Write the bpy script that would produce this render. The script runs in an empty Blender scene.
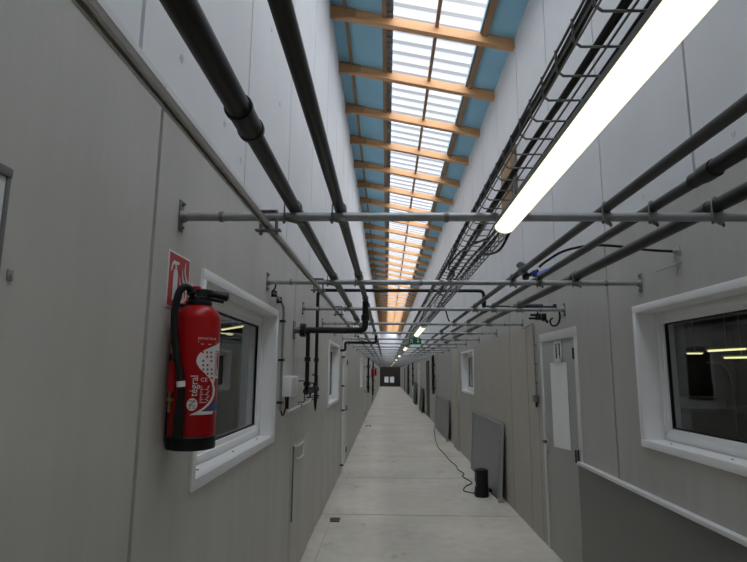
import bpy, bmesh, math, random
from mathutils import Vector, Matrix
random.seed(7)
PI = math.pi
SC = bpy.context.scene
COL = SC.collection
XL, XR, XU = -0.777, 1.62, 1.69       # left wall, right lower wall, right upper wall
ZT = 2.68                             # top of the lower walls
Y0, Y1 = -3.0, 66.0
BAR_Z = 2.27

# ------------------------------------------------------------------ materials
def mat(name, col, rough=0.6, metal=0.0, var=0.0, scale=6.0, bump=0.0, bscale=40.0, spec=0.5, stretch=None, var2=0.0, scale2=1.2):
    m = bpy.data.materials.new(name); m.use_nodes = True
    nt = m.node_tree; N = nt.nodes; L = nt.links
    b = N['Principled BSDF']
    b.inputs['Base Color'].default_value = (*col, 1); b.inputs['Roughness'].default_value = rough
    b.inputs['Metallic'].default_value = metal; b.inputs['Specular IOR Level'].default_value = spec
    if var or bump or var2:
        tc = N.new('ShaderNodeTexCoord'); mp = N.new('ShaderNodeMapping')
        if stretch: mp.inputs['Scale'].default_value = stretch
        L.new(tc.outputs['Object'], mp.inputs['Vector'])
    if var or var2:
        n = N.new('ShaderNodeTexNoise'); n.inputs['Scale'].default_value = scale; n.inputs['Detail'].default_value = 6
        L.new(mp.outputs['Vector'], n.inputs['Vector'])
        r = N.new('ShaderNodeMapRange'); r.inputs['From Min'].default_value = .25; r.inputs['From Max'].default_value = .75
        r.inputs['To Min'].default_value = 1-var; r.inputs['To Max'].default_value = 1+var
        L.new(n.outputs['Fac'], r.inputs['Value'])
        out = r.outputs['Result']
        if var2:
            n2 = N.new('ShaderNodeTexNoise'); n2.inputs['Scale'].default_value = scale2; n2.inputs['Detail'].default_value = 3
            L.new(mp.outputs['Vector'], n2.inputs['Vector'])
            r2 = N.new('ShaderNodeMapRange'); r2.inputs['From Min'].default_value = .3; r2.inputs['From Max'].default_value = .7
            r2.inputs['To Min'].default_value = 1-var2; r2.inputs['To Max'].default_value = 1+var2
            L.new(n2.outputs['Fac'], r2.inputs['Value'])
            mm = N.new('ShaderNodeMath'); mm.operation = 'MULTIPLY'
            L.new(out, mm.inputs[0]); L.new(r2.outputs['Result'], mm.inputs[1]); out = mm.outputs[0]
        v = N.new('ShaderNodeVectorMath'); v.operation = 'SCALE'; v.inputs[0].default_value = col
        L.new(out, v.inputs['Scale']); L.new(v.outputs['Vector'], b.inputs['Base Color'])
    if bump:
        n3 = N.new('ShaderNodeTexNoise'); n3.inputs['Scale'].default_value = bscale; n3.inputs['Detail'].default_value = 4
        L.new(mp.outputs['Vector'], n3.inputs['Vector'])
        bp = N.new('ShaderNodeBump'); bp.inputs['Strength'].default_value = bump; bp.inputs['Distance'].default_value = .01
        L.new(n3.outputs['Fac'], bp.inputs['Height']); L.new(bp.outputs['Normal'], b.inputs['Normal'])
    return m

def emit(name, col, s):
    m = bpy.data.materials.new(name); m.use_nodes = True
    nt = m.node_tree; nt.nodes.clear()
    e = nt.nodes.new('ShaderNodeEmission'); o = nt.nodes.new('ShaderNodeOutputMaterial')
    e.inputs['Color'].default_value = (*col, 1); e.inputs['Strength'].default_value = s
    nt.links.new(e.outputs[0], o.inputs[0]); return m

def glass(name, tint=(.9, .93, .93), rough=0.0):
    m = bpy.data.materials.new(name); m.use_nodes = True
    nt = m.node_tree; nt.nodes.clear(); N = nt.nodes; L = nt.links
    t = N.new('ShaderNodeBsdfTransparent'); t.inputs['Color'].default_value = (*tint, 1)
    g = N.new('ShaderNodeBsdfGlossy'); g.inputs['Roughness'].default_value = rough
    f = N.new('ShaderNodeFresnel'); f.inputs['IOR'].default_value = 1.5
    mx = N.new('ShaderNodeMixShader'); o = N.new('ShaderNodeOutputMaterial')
    ge = N.new('ShaderNodeNewGeometry'); mr = N.new('ShaderNodeMapRange')
    mr.inputs['To Min'].default_value = 1.5; mr.inputs['To Max'].default_value = 1/1.5
    L.new(ge.outputs['Backfacing'], mr.inputs['Value']); L.new(mr.outputs['Result'], f.inputs['IOR'])
    L.new(f.outputs[0], mx.inputs[0]); L.new(t.outputs[0], mx.inputs[1]); L.new(g.outputs[0], mx.inputs[2]); L.new(mx.outputs[0], o.inputs[0])
    return m

def skylight_mat():
    m = bpy.data.materials.new('translucent_sheet'); m.use_nodes = True
    nt = m.node_tree; nt.nodes.clear(); N = nt.nodes; L = nt.links
    t = N.new('ShaderNodeBsdfTransparent'); t.inputs['Color'].default_value = (.93, .95, 1, 1)
    s = N.new('ShaderNodeBsdfTranslucent'); s.inputs['Color'].default_value = (.62, .64, .68, 1)
    mx = N.new('ShaderNodeMixShader'); mx.inputs[0].default_value = .35
    o = N.new('ShaderNodeOutputMaterial')
    L.new(t.outputs[0], mx.inputs[1]); L.new(s.outputs[0], mx.inputs[2]); L.new(mx.outputs[0], o.inputs[0])
    return m

M = dict(
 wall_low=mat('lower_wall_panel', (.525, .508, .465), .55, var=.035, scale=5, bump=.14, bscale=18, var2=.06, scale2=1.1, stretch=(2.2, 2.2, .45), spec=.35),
 wall_low_shaded=mat('right_lower_panel_shaded', (.44, .43, .40), .55, var=.035, scale=5, bump=.14, bscale=18, var2=.05, scale2=1.1, stretch=(2.2, 2.2, .45), spec=.35),  # lower panel darkened: dimmer light on the right side put into the colour
 wall_up_shaded=mat('right_upper_panel_shaded', (.66, .67, .68), .5, var=.02, scale=3, bump=.1, bscale=9, var2=.03, spec=.35),  # same upper panels, with this side's weaker light painted into their colour
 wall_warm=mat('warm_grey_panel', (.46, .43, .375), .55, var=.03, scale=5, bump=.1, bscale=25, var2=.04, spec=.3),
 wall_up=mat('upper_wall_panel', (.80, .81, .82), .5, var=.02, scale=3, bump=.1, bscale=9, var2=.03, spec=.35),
 joint=mat('joint_backing', (.06, .06, .062), .8),
 flash=mat('light_flashing', (.70, .70, .69), .5, var=.03),
 white=mat('white_plastic', (.84, .84, .83), .35, var=.015),
 offwhite=mat('painted_frame', (.64, .635, .61), .45, var=.02),
 leaf=mat('door_leaf_grey', (.36, .365, .345), .4, var=.02),
 concrete=mat('concrete', (.66, .62, .535), .7, var=.08, scale=7, bump=.18, bscale=60, var2=.10, scale2=.9),
 joint_floor=mat('floor_joint', (.13, .12, .105), .9, var=.25, scale=14),
 galv=mat('galvanised_steel', (.30, .315, .315), .42, metal=.55, var=.12, scale=18, bump=.03),
 galv_dark=mat('dull_steel', (.19, .19, .185), .5, metal=.5, var=.15, scale=20),
 rail=mat('rail_steel', (.44, .425, .39), .45, metal=.25, var=.1, scale=12),
 pipe=mat('dark_grey_plastic_pipe', (.011, .0105, .0105), .34, spec=.2, var=.12, scale=8, bump=.03, bscale=30),
 pipe2=mat('grey_lagged_pipe', (.032, .032, .032), .40, spec=.3, var=.15, scale=14, bump=.05),
 black=mat('black_rubber', (.008, .008, .008), .5, spec=.3),
 blackp=mat('black_plastic', (.010, .010, .011), .4, spec=.35),
 blackmat=mat('black_steel', (.018, .018, .019), .45, var=.2),
 wood=mat('pine_timber', (.68, .36, .165), .6, var=.10, scale=9, bump=.06, stretch=(.5, 6, 6), var2=.08, scale2=2),
 wood_g=mat('plywood_gusset', (.50, .26, .115), .6, var=.08, scale=9, stretch=(.5, 6, 6)),
 vent=mat('weathered_timber', (.17, .13, .09), .7, var=.2, scale=6),
 wood_d=mat('dark_batten', (.30, .19, .10), .7, var=.15, scale=9, stretch=(6, .5, 6)),
 blue=mat('blue_board', (.32, .60, .76), .7, var=.04, scale=2, var2=.04),
 red=mat('red_enamel', (.38, .004, .006), .3, var=.02, spec=.3),
 signred=mat('sign_red', (.46, .025, .028), .4),
 signwhite=mat('sign_white', (.72, .72, .70), .4),
 paper=mat('white_sheet', (.86, .87, .86), .5),
 labelblue=mat('label_blue', (.02, .09, .30), .4),
 labelred=mat('label_red', (.40, .02, .03), .4),
 green=mat('sign_green', (.0, .22, .10), .4),
 teal=mat('teal_board', (.02, .09, .08), .5),
 darkpanel=mat('charcoal_panel', (.13, .128, .118), .38, var=.03, scale=3),
 midpanel=mat('grey_board', (.235, .245, .25), .45, var=.05, scale=4),
 alu=mat('aluminium', (.42, .43, .43), .35, metal=.6),
 brass=mat('brass', (.42, .30, .12), .35, metal=.8),
 bluehandle=mat('blue_lever', (.01, .04, .30), .4),
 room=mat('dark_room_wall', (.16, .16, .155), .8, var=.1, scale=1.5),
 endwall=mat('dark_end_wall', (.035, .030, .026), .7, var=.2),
 glass=glass('window_glass'),
 sky=skylight_mat(),
 tube=emit('lit_diffuser', (1.0, .96, .64), 1.5),
 lamp=emit('lit_lamp', (1.0, .93, .42), 1.3),
 exitlit=mat('exit_pictogram', (.75, .85, .78), .4),
)

def add_stains(m, col):
    nt = m.node_tree; N = nt.nodes; L = nt.links; b = N['Principled BSDF']
    src = b.inputs['Base Color'].links[0].from_socket
    tc = N.new('ShaderNodeTexCoord'); n = N.new('ShaderNodeTexNoise'); n.inputs['Scale'].default_value = 2.6; n.inputs['Detail'].default_value = 8; n.inputs['Roughness'].default_value = .65
    mp = N.new('ShaderNodeMapping'); mp.inputs['Scale'].default_value = (1, .55, 1); L.new(tc.outputs['Object'], mp.inputs['Vector']); L.new(mp.outputs['Vector'], n.inputs['Vector'])
    r = N.new('ShaderNodeMapRange'); r.inputs['From Min'].default_value = .60; r.inputs['From Max'].default_value = .72; r.inputs['To Max'].default_value = .55
    L.new(n.outputs['Fac'], r.inputs['Value'])
    mx = N.new('ShaderNodeMix'); mx.data_type = 'RGBA'; mx.inputs['B'].default_value = (*col, 1)
    L.new(r.outputs['Result'], mx.inputs['Factor']); L.new(src, mx.inputs['A']); L.new(mx.outputs['Result'], b.inputs['Base Color'])
add_stains(M['concrete'], (.27, .22, .16))

# ------------------------------------------------------------------ mesh builder
class MB:
    def __init__(s): s.bm = bmesh.new()
    def box(s, a, b, bev=0.0, rot=None):
        a = Vector(a); b = Vector(b); c = (a+b)/2; d = b-a
        r = bmesh.ops.create_cube(s.bm, size=1)
        vs = r['verts']
        for v in vs:
            v.co = Vector((v.co.x*abs(d.x), v.co.y*abs(d.y), v.co.z*abs(d.z)))
            if rot: v.co = rot @ v.co
            v.co += c
        if bev > 0:
            es = {e for v in vs for e in v.link_edges}
            bmesh.ops.bevel(s.bm, geom=list(es), offset=bev, segments=2, affect='EDGES', profile=.6)
        return s
    def quad(s, pts):
        s.bm.faces.new([s.bm.verts.new(p) for p in pts]); return s
    def prism(s, pts, vec):
        vec = Vector(vec)
        a = [s.bm.verts.new(p) for p in pts]; b = [s.bm.verts.new(Vector(p)+vec) for p in pts]
        n = len(pts)
        s.bm.faces.new(a); s.bm.faces.new(b[::-1])
        for i in range(n): s.bm.faces.new([a[i], b[i], b[(i+1) % n], a[(i+1) % n]])
        return s
    def tube(s, pts, r, seg=12, caps=True):
        pts = [Vector(p) for p in pts]
        rs = r if isinstance(r, (list, tuple)) else [r]*len(pts)
        rings = []; prev = None
        for i, p in enumerate(pts):
            if i == 0: t = (pts[1]-p)
            elif i == len(pts)-1: t = (p-pts[i-1])
            else: t = (pts[i+1]-p).normalized()+(p-pts[i-1]).normalized()
            if t.length < 1e-9: t = Vector((0, 1, 0))
            t.normalize()
            if prev is None:
                u = t.cross(Vector((0, 0, 1)))
                if u.length < 1e-3: u = t.cross(Vector((1, 0, 0)))
            else: u = prev - t*prev.dot(t)
            u.normalize(); prev = u; w = t.cross(u)
            rings.append([s.bm.verts.new(p+(u*math.cos(2*PI*k/seg)+w*math.sin(2*PI*k/seg))*rs[i]) for k in range(seg)])
        for a, b in zip(rings, rings[1:]):
            for k in range(seg): 
                f = s.bm.faces.new([a[k], a[(k+1) % seg], b[(k+1) % seg], b[k]]); f.smooth = True
        if caps:
            s.bm.faces.new(rings[0][::-1]); s.bm.faces.new(rings[-1])
        return s
    def lathe(s, prof, origin, axis=(0, 0, 1), seg=32):
        ax = Vector(axis).normalized(); u = ax.cross(Vector((0, 0, 1)))
        if u.length < 1e-3: u = Vector((1, 0, 0))
        u.normalize(); w = ax.cross(u); o = Vector(origin); rings = []
        for r, h in prof:
            rings.append([s.bm.verts.new(o+ax*h+(u*math.cos(2*PI*k/seg)+w*math.sin(2*PI*k/seg))*max(r, 1e-4)) for k in range(seg)])
        for a, b in zip(rings, rings[1:]):
            for k in range(seg):
                f = s.bm.faces.new([a[k], a[(k+1) % seg], b[(k+1) % seg], b[k]]); f.smooth = True
        s.bm.faces.new(rings[0][::-1]); s.bm.faces.new(rings[-1])
        return s

def smooth_path(pts, n=6):
    P = [Vector(p) for p in pts]; P = [P[0]*2-P[1]]+P+[P[-1]*2-P[-2]]; out = []
    for i in range(1, len(P)-2):
        for k in range(n):
            t = k/n; a, b, c, d = P[i-1], P[i], P[i+1], P[i+2]
            out.append(.5*((2*b)+(c-a)*t+(2*a-5*b+4*c-d)*t*t+(3*b-a-3*c+d)*t**3))
    out.append(P[-2]); return out

def bend(pts, r=.05, n=5):
    """polyline with rounded corners"""
    P = [Vector(p) for p in pts]; out = [P[0]]
    for a, b, c in zip(P, P[1:], P[2:]):
        d1 = (a-b); d2 = (c-b); q = min(r, d1.length*.49, d2.length*.49)
        s = b+d1.normalized()*q; e = b+d2.normalized()*q
        for k in range(n+1):
            t = k/n; out.append(s*(1-t)**2+b*2*t*(1-t)+e*t*t)
    out.append(P[-1]); return out

def wloc(o):
    v = Vector((0, 0, 0))
    while o: v += o.location; o = o.parent
    return v

def obj(name, mb, m, parent=None, loc=None, label=None, cat=None, group=None, kind=None, smooth_ang=None):
    """link the builder as one mesh; geometry is given in world space"""
    base = wloc(parent) if parent else Vector((0, 0, 0))
    o_w = Vector(loc) if loc is not None else base
    bmesh.ops.recalc_face_normals(mb.bm, faces=mb.bm.faces)
    bmesh.ops.translate(mb.bm, verts=mb.bm.verts, vec=-o_w)
    me = bpy.data.meshes.new(name); mb.bm.to_mesh(me); mb.bm.free()
    me.set_sharp_from_angle(angle=.62)
    me.materials.append(M[m] if isinstance(m, str) else m)
    o = bpy.data.objects.new(name, me); COL.objects.link(o)
    o.location = o_w-base
    if parent: o.parent = parent
    tag(o, label, cat, group, kind); return o

def tag(o, label=None, cat=None, group=None, kind=None):
    if label: o['label'] = label
    if cat: o['category'] = cat
    if group: o['group'] = group
    if kind: o['kind'] = kind
    return o

def thing(name, loc, label=None, cat=None, group=None, kind=None):
    o = bpy.data.objects.new(name, None); COL.objects.link(o); o.location = loc; o.empty_display_size = .1
    return tag(o, label, cat, group, kind)

def copy_tree(o, parent=None):
    c = o.copy(); COL.objects.link(c); c.parent = parent
    for ch in [x for x in bpy.data.objects if x.parent == o]: copy_tree(ch, c)
    return c

def text_mesh(body, size, extrude=.0, align='CENTER'):
    cu = bpy.data.curves.new('t', 'FONT'); cu.body = body; cu.size = size; cu.extrude = extrude
    cu.align_x = align; cu.align_y = 'CENTER'; cu.resolution_u = 3
    o = bpy.data.objects.new('t', cu); COL.objects.link(o)
    dg = bpy.context.evaluated_depsgraph_get(); dg.update()
    me = bpy.data.meshes.new_from_object(o.evaluated_get(dg))
    bpy.data.objects.remove(o); bpy.data.curves.remove(cu)
    return me

# ------------------------------------------------------------------ walls
def rects(a, b, z0, z1, holes):
    """rectangles covering [a,b]x[z0,z1] minus holes"""
    cuts = sorted({a, b} | {min(max(v, a), b) for h in holes for v in h[:2]})
    out = []
    for p, q in zip(cuts, cuts[1:]):
        if q-p < 1e-4: continue
        mid = (p+q)/2; hs = sorted([(h[2], h[3]) for h in holes if h[0] < mid < h[1]])
        z = z0
        for u, v in hs:
            if u > z: out.append((p, q, z, min(u, z1)))
            z = max(z, v)
        if z < z1: out.append((p, q, z, z1))
    return out

GAP = .012
def panel_wall(name, X, sgn, z0, z1, joints, holes, m, back=.03, gap=GAP):
    """sgn +1: room lies at larger X. Panels 30 mm thick in front of a backing sheet that closes the gaps."""
    mb = MB(); js = [Y0]+sorted(joints)+[Y1]
    for a, b in zip(js, js[1:]):
        for (p, q, u, v) in rects(a, b, z0, z1, holes):
            pa = p+(gap if abs(p-a) < 1e-5 else 0); qb = q-(gap if abs(q-b) < 1e-5 else 0)
            mb.box((X, pa, u), (X-sgn*back, qb, v))
    w = obj(name, mb, m, kind='structure')
    mb = MB()
    for (p, q, u, v) in rects(Y0, Y1, z0, z1, holes): mb.box((X-sgn*(back*.45), p, u), (X-sgn*(back+.06), q, v))
    obj('joint_backing', mb, 'joint', w)
    return w

win_L = [(2.225, 3.84, 1.225, 2.125), (7.35, 8.95, 1.225, 2.125), (16.2, 17.8, 1.225, 2.125), (24.2, 25.6, 1.225, 2.125)]
win_R = [(1.95, 3.60, 1.25, 2.135), (10.30, 11.92, 1.29, 2.135)]
door_L = [(9.75, 10.75, 0, 2.1), (19.6, 20.6, 0, 2.1), (30, 31, 0, 2.1), (38, 39, 0, 2.1)]
door_R = [(4.70, 5.80, 0, 2.1), (20.9, 22.4, 0, 2.15), (26.6, 28.6, 0, 2.15), (41, 43.5, 0, 2.15), (34, 35, 0, 2.1), (48, 50, 0, 2.1)]
jl = [-.6, 1.745, 4.58, 6.90, 9.2, 11.6, 13.9, 16.2-.35, 18.6, 21.2, 23.6, 26, 28.4]+[28.4+2.4*k for k in range(1, 15)]
jr = [-.6, 1.6, 4.0, 6.37, 7.22, 9.5, 12.4, 13.2, 15.6, 18, 20.4, 23, 25.4]+[25.4+2.4*k for k in range(1, 16)]
panel_wall('wall_left', XL, 1, 0, ZT, jl, win_L+door_L, 'wall_low')
panel_wall('wall_right', XR, -1, 0, ZT, jr, win_R+door_R, 'wall_low_shaded')
jul = [1.55+1.265*k for k in range(-3, 52)]
jur = [2.90+1.25*k for k in range(-4, 51)]
TL, TR = 6.70, 6.20
panel_wall('wall_left_upper', XL+.001, 1, ZT, TL, jul, [], 'wall_up', gap=.012)
panel_wall('wall_right_upper', XU, -1, ZT, TR, jur, [], 'wall_up_shaded', gap=.012)
mb = MB(); mb.box((XR+.001, Y0, ZT-.03), (XU+.1, Y1, ZT))
obj('trim_1', mb, 'wall_low', kind='structure')
# light strip along the top of the left lower wall
mb = MB(); js = [Y0]+jl+[Y1]
for a, b in zip(js, js[1:]): mb.box((XL-.002, a+.006, 2.60), (XL+.004, b-.006, 2.695), bev=0)
obj('trim_2', mb, 'flash', kind='structure')
# warm toned lining panels beyond the right door
mb = MB()
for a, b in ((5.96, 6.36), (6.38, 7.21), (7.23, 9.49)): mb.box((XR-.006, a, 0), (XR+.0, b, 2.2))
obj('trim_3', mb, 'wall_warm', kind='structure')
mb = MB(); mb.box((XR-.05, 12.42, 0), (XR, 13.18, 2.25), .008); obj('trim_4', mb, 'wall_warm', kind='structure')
# screw caps of the upper wall
for k, (s, y, z) in enumerate([(-1, 1.87, 2.86), (-1, 2.42, 2.86), (-1, 2.72, 2.80), (-1, 3.3, 3.95), (-1, 3.65, 3.6), (-1, 4.5, 4.4),
                               (1, 2.55, 2.86), (1, 3.5, 2.86), (1, 5.5, 5.2), (1, 6.5, 5.2), (1, 6.7, 4.6), (1, 7.5, 4.5)]):
    X = XL+.001 if s < 0 else XU
    mb = MB(); mb.lathe([(.0, 0), (.016, .0), (.016, .003), (.010, .004), (.009, .0015), (.0, .0015)], (X, y, z), (-s, 0, 0), 16)
    p = bpy.data.objects['wall_left_upper' if s < 0 else 'wall_right_upper']
    obj('screw_cap', mb, 'flash', p)

# floor: slabs with joints, raised strip by the left wall
fj = [-1.2]+[6.95+2.34*k for k in range(-2, 26)]
mb = MB(); js = [Y0]+sorted(f for f in fj if Y0 < f < Y1)+[Y1]
for a, b in zip(js, js[1:]): mb.box((-.80, a+.011, -.12), (XR+.02, b-.011, 0))
fl = obj('floor', mb, 'concrete', kind='structure')
mb = MB(); mb.box((-.8, Y0, -.13), (XR+.02, Y1, -.012)); obj('floor_joint', mb, 'joint_floor', fl)
mb = MB(); mb.box((XL, Y0, 0), (-.640, 6.62, .018), .003); obj('baseboard_left', mb, 'concrete', kind='structure')
# back wall behind the camera, end wall
mb = MB(); mb.box((XL-.1, Y0-.1, 0), (XU+.1, Y0, TL)); obj('wall_back', mb, 'wall_low', kind='structure')
mb = MB()
for (p, q, u, v) in rects(XL-.1, XU+.1, 2.3, 6.9, []): mb.box((p, Y1, u), (q, Y1+.1, v))
obj('wall_end', mb, 'wall_up', kind='structure')
gl = [(-.24, .24, .48, 1.15), (.42, .90, .48, 1.15)]
mb = MB()
for (p, q, u, v) in rects(XL-.1, XU+.1, 0, 2.3, gl): mb.box((p, Y1-.5, u), (q, Y1-.4, v))
d = obj('door_9', mb, 'endwall', kind='structure')
mb = MB()
for g in gl: mb.box((g[0], Y1-.45, g[2]), (g[1], Y1-.44, g[3]))
obj('glass_pane', mb, 'glass', d)
mb = MB(); mb.box((XL-.1, Y1-.5, 2.3), (XU+.1, Y1, 2.36)); obj('trim_5', mb, 'endwall', kind='structure')

# ------------------------------------------------------------------ roof
def rz(x, off=0): return 6.62-.211*(x-XL)+off
def slab(x0, x1, y0, y1, o0, o1, mb):
    P = [(x0, y0, rz(x0, o0)), (x1, y0, rz(x1, o0)), (x1, y1, rz(x1, o0)), (x0, y1, rz(x0, o0))]
    mb.prism([(p[0], p[1], p[2]) for p in P], (0, 0, o1-o0)); return mb
SX0, SX1, SXM = .084, 1.228, .66
mb = MB(); slab(XL-.12, SX0-.01, Y0-.1, Y1+.1, 0, .06, mb); slab(SX1+.01, XU+.12, Y0-.1, Y1+.1, 0, .06, mb)
obj('ceiling', mb, 'blue', kind='structure')
def corr(x0, x1, name, lab):
    """trapezoid-ribbed translucent sheet, ribs run across the roof"""
    mb = MB(); y = Y0; P = .137*2; prof = [(0, 0), (.11, 0), (.130, .045), (.20, .045), (.220, 0)]
    pts = []
    while y < Y1:
        for a, h in prof: pts.append((y+a, h))
        y += P
    pts.append((y, 0))
    va = [mb.bm.verts.new((x0, p[0], rz(x0, .055+p[1]))) for p in pts]; vb = [mb.bm.verts.new((x1, p[0], rz(x1, .055+p[1]))) for p in pts]
    for i in range(len(pts)-1): mb.bm.faces.new([va[i], va[i+1], vb[i+1], vb[i]])
    o = obj(name, mb, 'sky', loc=(x0, 0, rz(x0)), label=lab, cat='skylight'); return o
corr(SX0-.03, SXM, 'corrugated_skylight', 'left strip of white translucent corrugated skylight between the roof battens')
corr(SXM, SX1+.03, 'corrugated_skylight', 'right strip of white translucent corrugated skylight between the roof battens')
def batten(x0, x1, lab, m='wood_d'):
    mb = MB(); slab(x0, x1, Y0, Y1, -.045, 0, mb); return obj('roof_batten', mb, m, loc=(x0, 0, rz(x0, -.045)), label=lab, cat='batten')
batten(-.60, -.555, 'thin timber batten across the blue boards near the left wall')
b2 = batten(-.075, -.015, 'timber batten along the left edge of the skylight')
batten(.637, .683, 'thin timber batten down the middle of the skylight')
b4 = batten(1.262, 1.335, 'timber batten along the right edge of the skylight')
for b, x0, x1 in ((b2, -.015, .075), (b4, 1.235, 1.262)):
    mb = MB(); slab(x0, x1, Y0, Y1, -.02, .004, mb)
    y = 3.0
    while y < 30:
        slab(x0+.01, x1-.01, y, y+.05, -.03, -.019, mb); y += .137
    obj('closure_strip', mb, 'galv_dark', b)
# rafters with gusset block at their left end
def rafter():
    t = thing('timber_rafter', (XL, 0, 6.46))
    mb = MB()
    P = [(XL, 0, rz(XL, -.135)), (XU, 0, rz(XU, -.135)), (XU, 0, rz(XU, -.006)), (XL, 0, rz(XL, -.006))]
    mb.prism([Vector(p)+Vector((0, -.05, 0)) for p in P], (0, .10, 0)); obj('beam', mb, 'wood', t)
    mb = MB(); x2 = -.43
    P = [(XL+.002, 0, 6.410), (x2, 0, 6.405), (x2, 0, rz(x2, -.02)), (XL+.002, 0, rz(XL, -.02))]
    mb.prism([Vector(p)+Vector((0, -.085, 0)) for p in P], (0, .035, 0)); obj('gusset_block', mb, 'wood_g', t)
    return t
r0 = rafter()
ords = ['nearest', 'second nearest', 'third nearest', 'fourth nearest', 'fifth nearest', 'sixth nearest', 'seventh nearest', 'eighth nearest', 'ninth nearest', 'tenth nearest']
ry = [6.73+1.37*k for k in range(-1, 43)]
for k, y in enumerate(ry):
    o = r0 if k == 0 else copy_tree(r0)
    o.location = (XL, y, 6.46)
    if k < 8: tag(o, 'pine rafter under the skylight, %s the camera in view' % ords[k], 'rafter', 'pine rafters under the skylight')
    else: tag(o, 'pine rafter far down the corridor, beyond the first eight rafters', 'rafter', 'pine rafters under the skylight')

# ------------------------------------------------------------------ rooms behind the windows
def hollow(name, x0, x1, y0, y1, z0, z1, openx, m='room'):
    mb = MB(); w = .05
    mb.box((x0, y0-w, z0-w), (x1, y0, z1+w)); mb.box((x0, y1, z0-w), (x1, y1+w, z1+w))
    mb.box((x0, y0, z0-w), (x1, y1, z0)); mb.box((x0, y0, z1), (x1, y1, z1+w))
    xo = x1 if openx < 0 else x0
    mb.box((xo-.0 if openx < 0 else xo-w, y0-w, z0-w), (xo+w if openx < 0 else xo, y1+w, z1+w))
    return obj(name, mb, m, kind='structure')
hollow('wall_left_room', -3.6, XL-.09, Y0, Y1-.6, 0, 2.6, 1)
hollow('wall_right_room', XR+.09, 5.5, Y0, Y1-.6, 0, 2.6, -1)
def lamp_thing(a, b, r, lab, nm='tube_lamp'):
    t = thing(nm, a, lab, 'lamp')
    mb = MB(); mb.tube([a, b], r, 8); obj('lit_tube', mb, 'lamp', t)
    mb = MB(); a, b = Vector(a), Vector(b); up = Vector((0, 0, r*1.1))
    d = (b-a).normalized()*.02
    mb.tube([a-d+up, b+d+up], r*.9, 8); mb.tube([a+up+(b-a)*.5, (a+b)/2+Vector((0, 0, 2.6-(a.z+b.z)/2))], .004, 6)
    obj('lamp_body', mb, 'offwhite', t)
lamp_thing((2.70, 5.0, 1.885), (2.86, 5.05, 1.888), .008, 'short yellow lamp seen through the right window, left of the longer one')
lamp_thing((2.885, 5.0, 1.910), (3.22, 5.0, 1.930), .011, 'long yellow lamp seen through the right window, highest of the three')
lamp_thing((3.083, 5.1, 1.852), (3.40, 5.1, 1.860), .010, 'yellow lamp low at the right edge of the right window')
lamp_thing((-1.98, 6.5, 2.185), (-1.72, 6.5, 2.230), .012, 'yellowish lamp seen through the left window behind the extinguisher')
mb = MB(); mb.tube(smooth_path([(2.86, 5.0, 1.80), (2.99, 5.0, 1.79), (3.05, 5.0, 1.72), (3.075, 5.0, 1.55), (3.08, 5.0, 1.40), (3.08, 5.0, .0)]), .009, 8)
obj('curved_hose', mb, mat('yellow_hose', (.42, .40, .14), .4), loc=(3.08, 5, 0), label='curved yellowish hose behind the right window glass', cat='hose')
t = thing('work_table', (2.7, 5.2, 0), 'grey table with a tray seen through the right window', 'table')
mb = MB(); mb.box((2.2, 5.0, 1.36), (4.4, 5.6, 1.40)); obj('tabletop', mb, 'galv_dark', t)
mb = MB(); mb.box((2.68, 5.02, 1.40), (3.02, 5.3, 1.50), .01); obj('tray', mb, 'offwhite', t)
for x in (2.25, 4.35):
    for y in (5.05, 5.55): mb = MB(); mb.box((x-.02, y-.02, 0), (x+.02, y+.02, 1.36)); obj('leg', mb, 'galv_dark', t)

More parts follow.
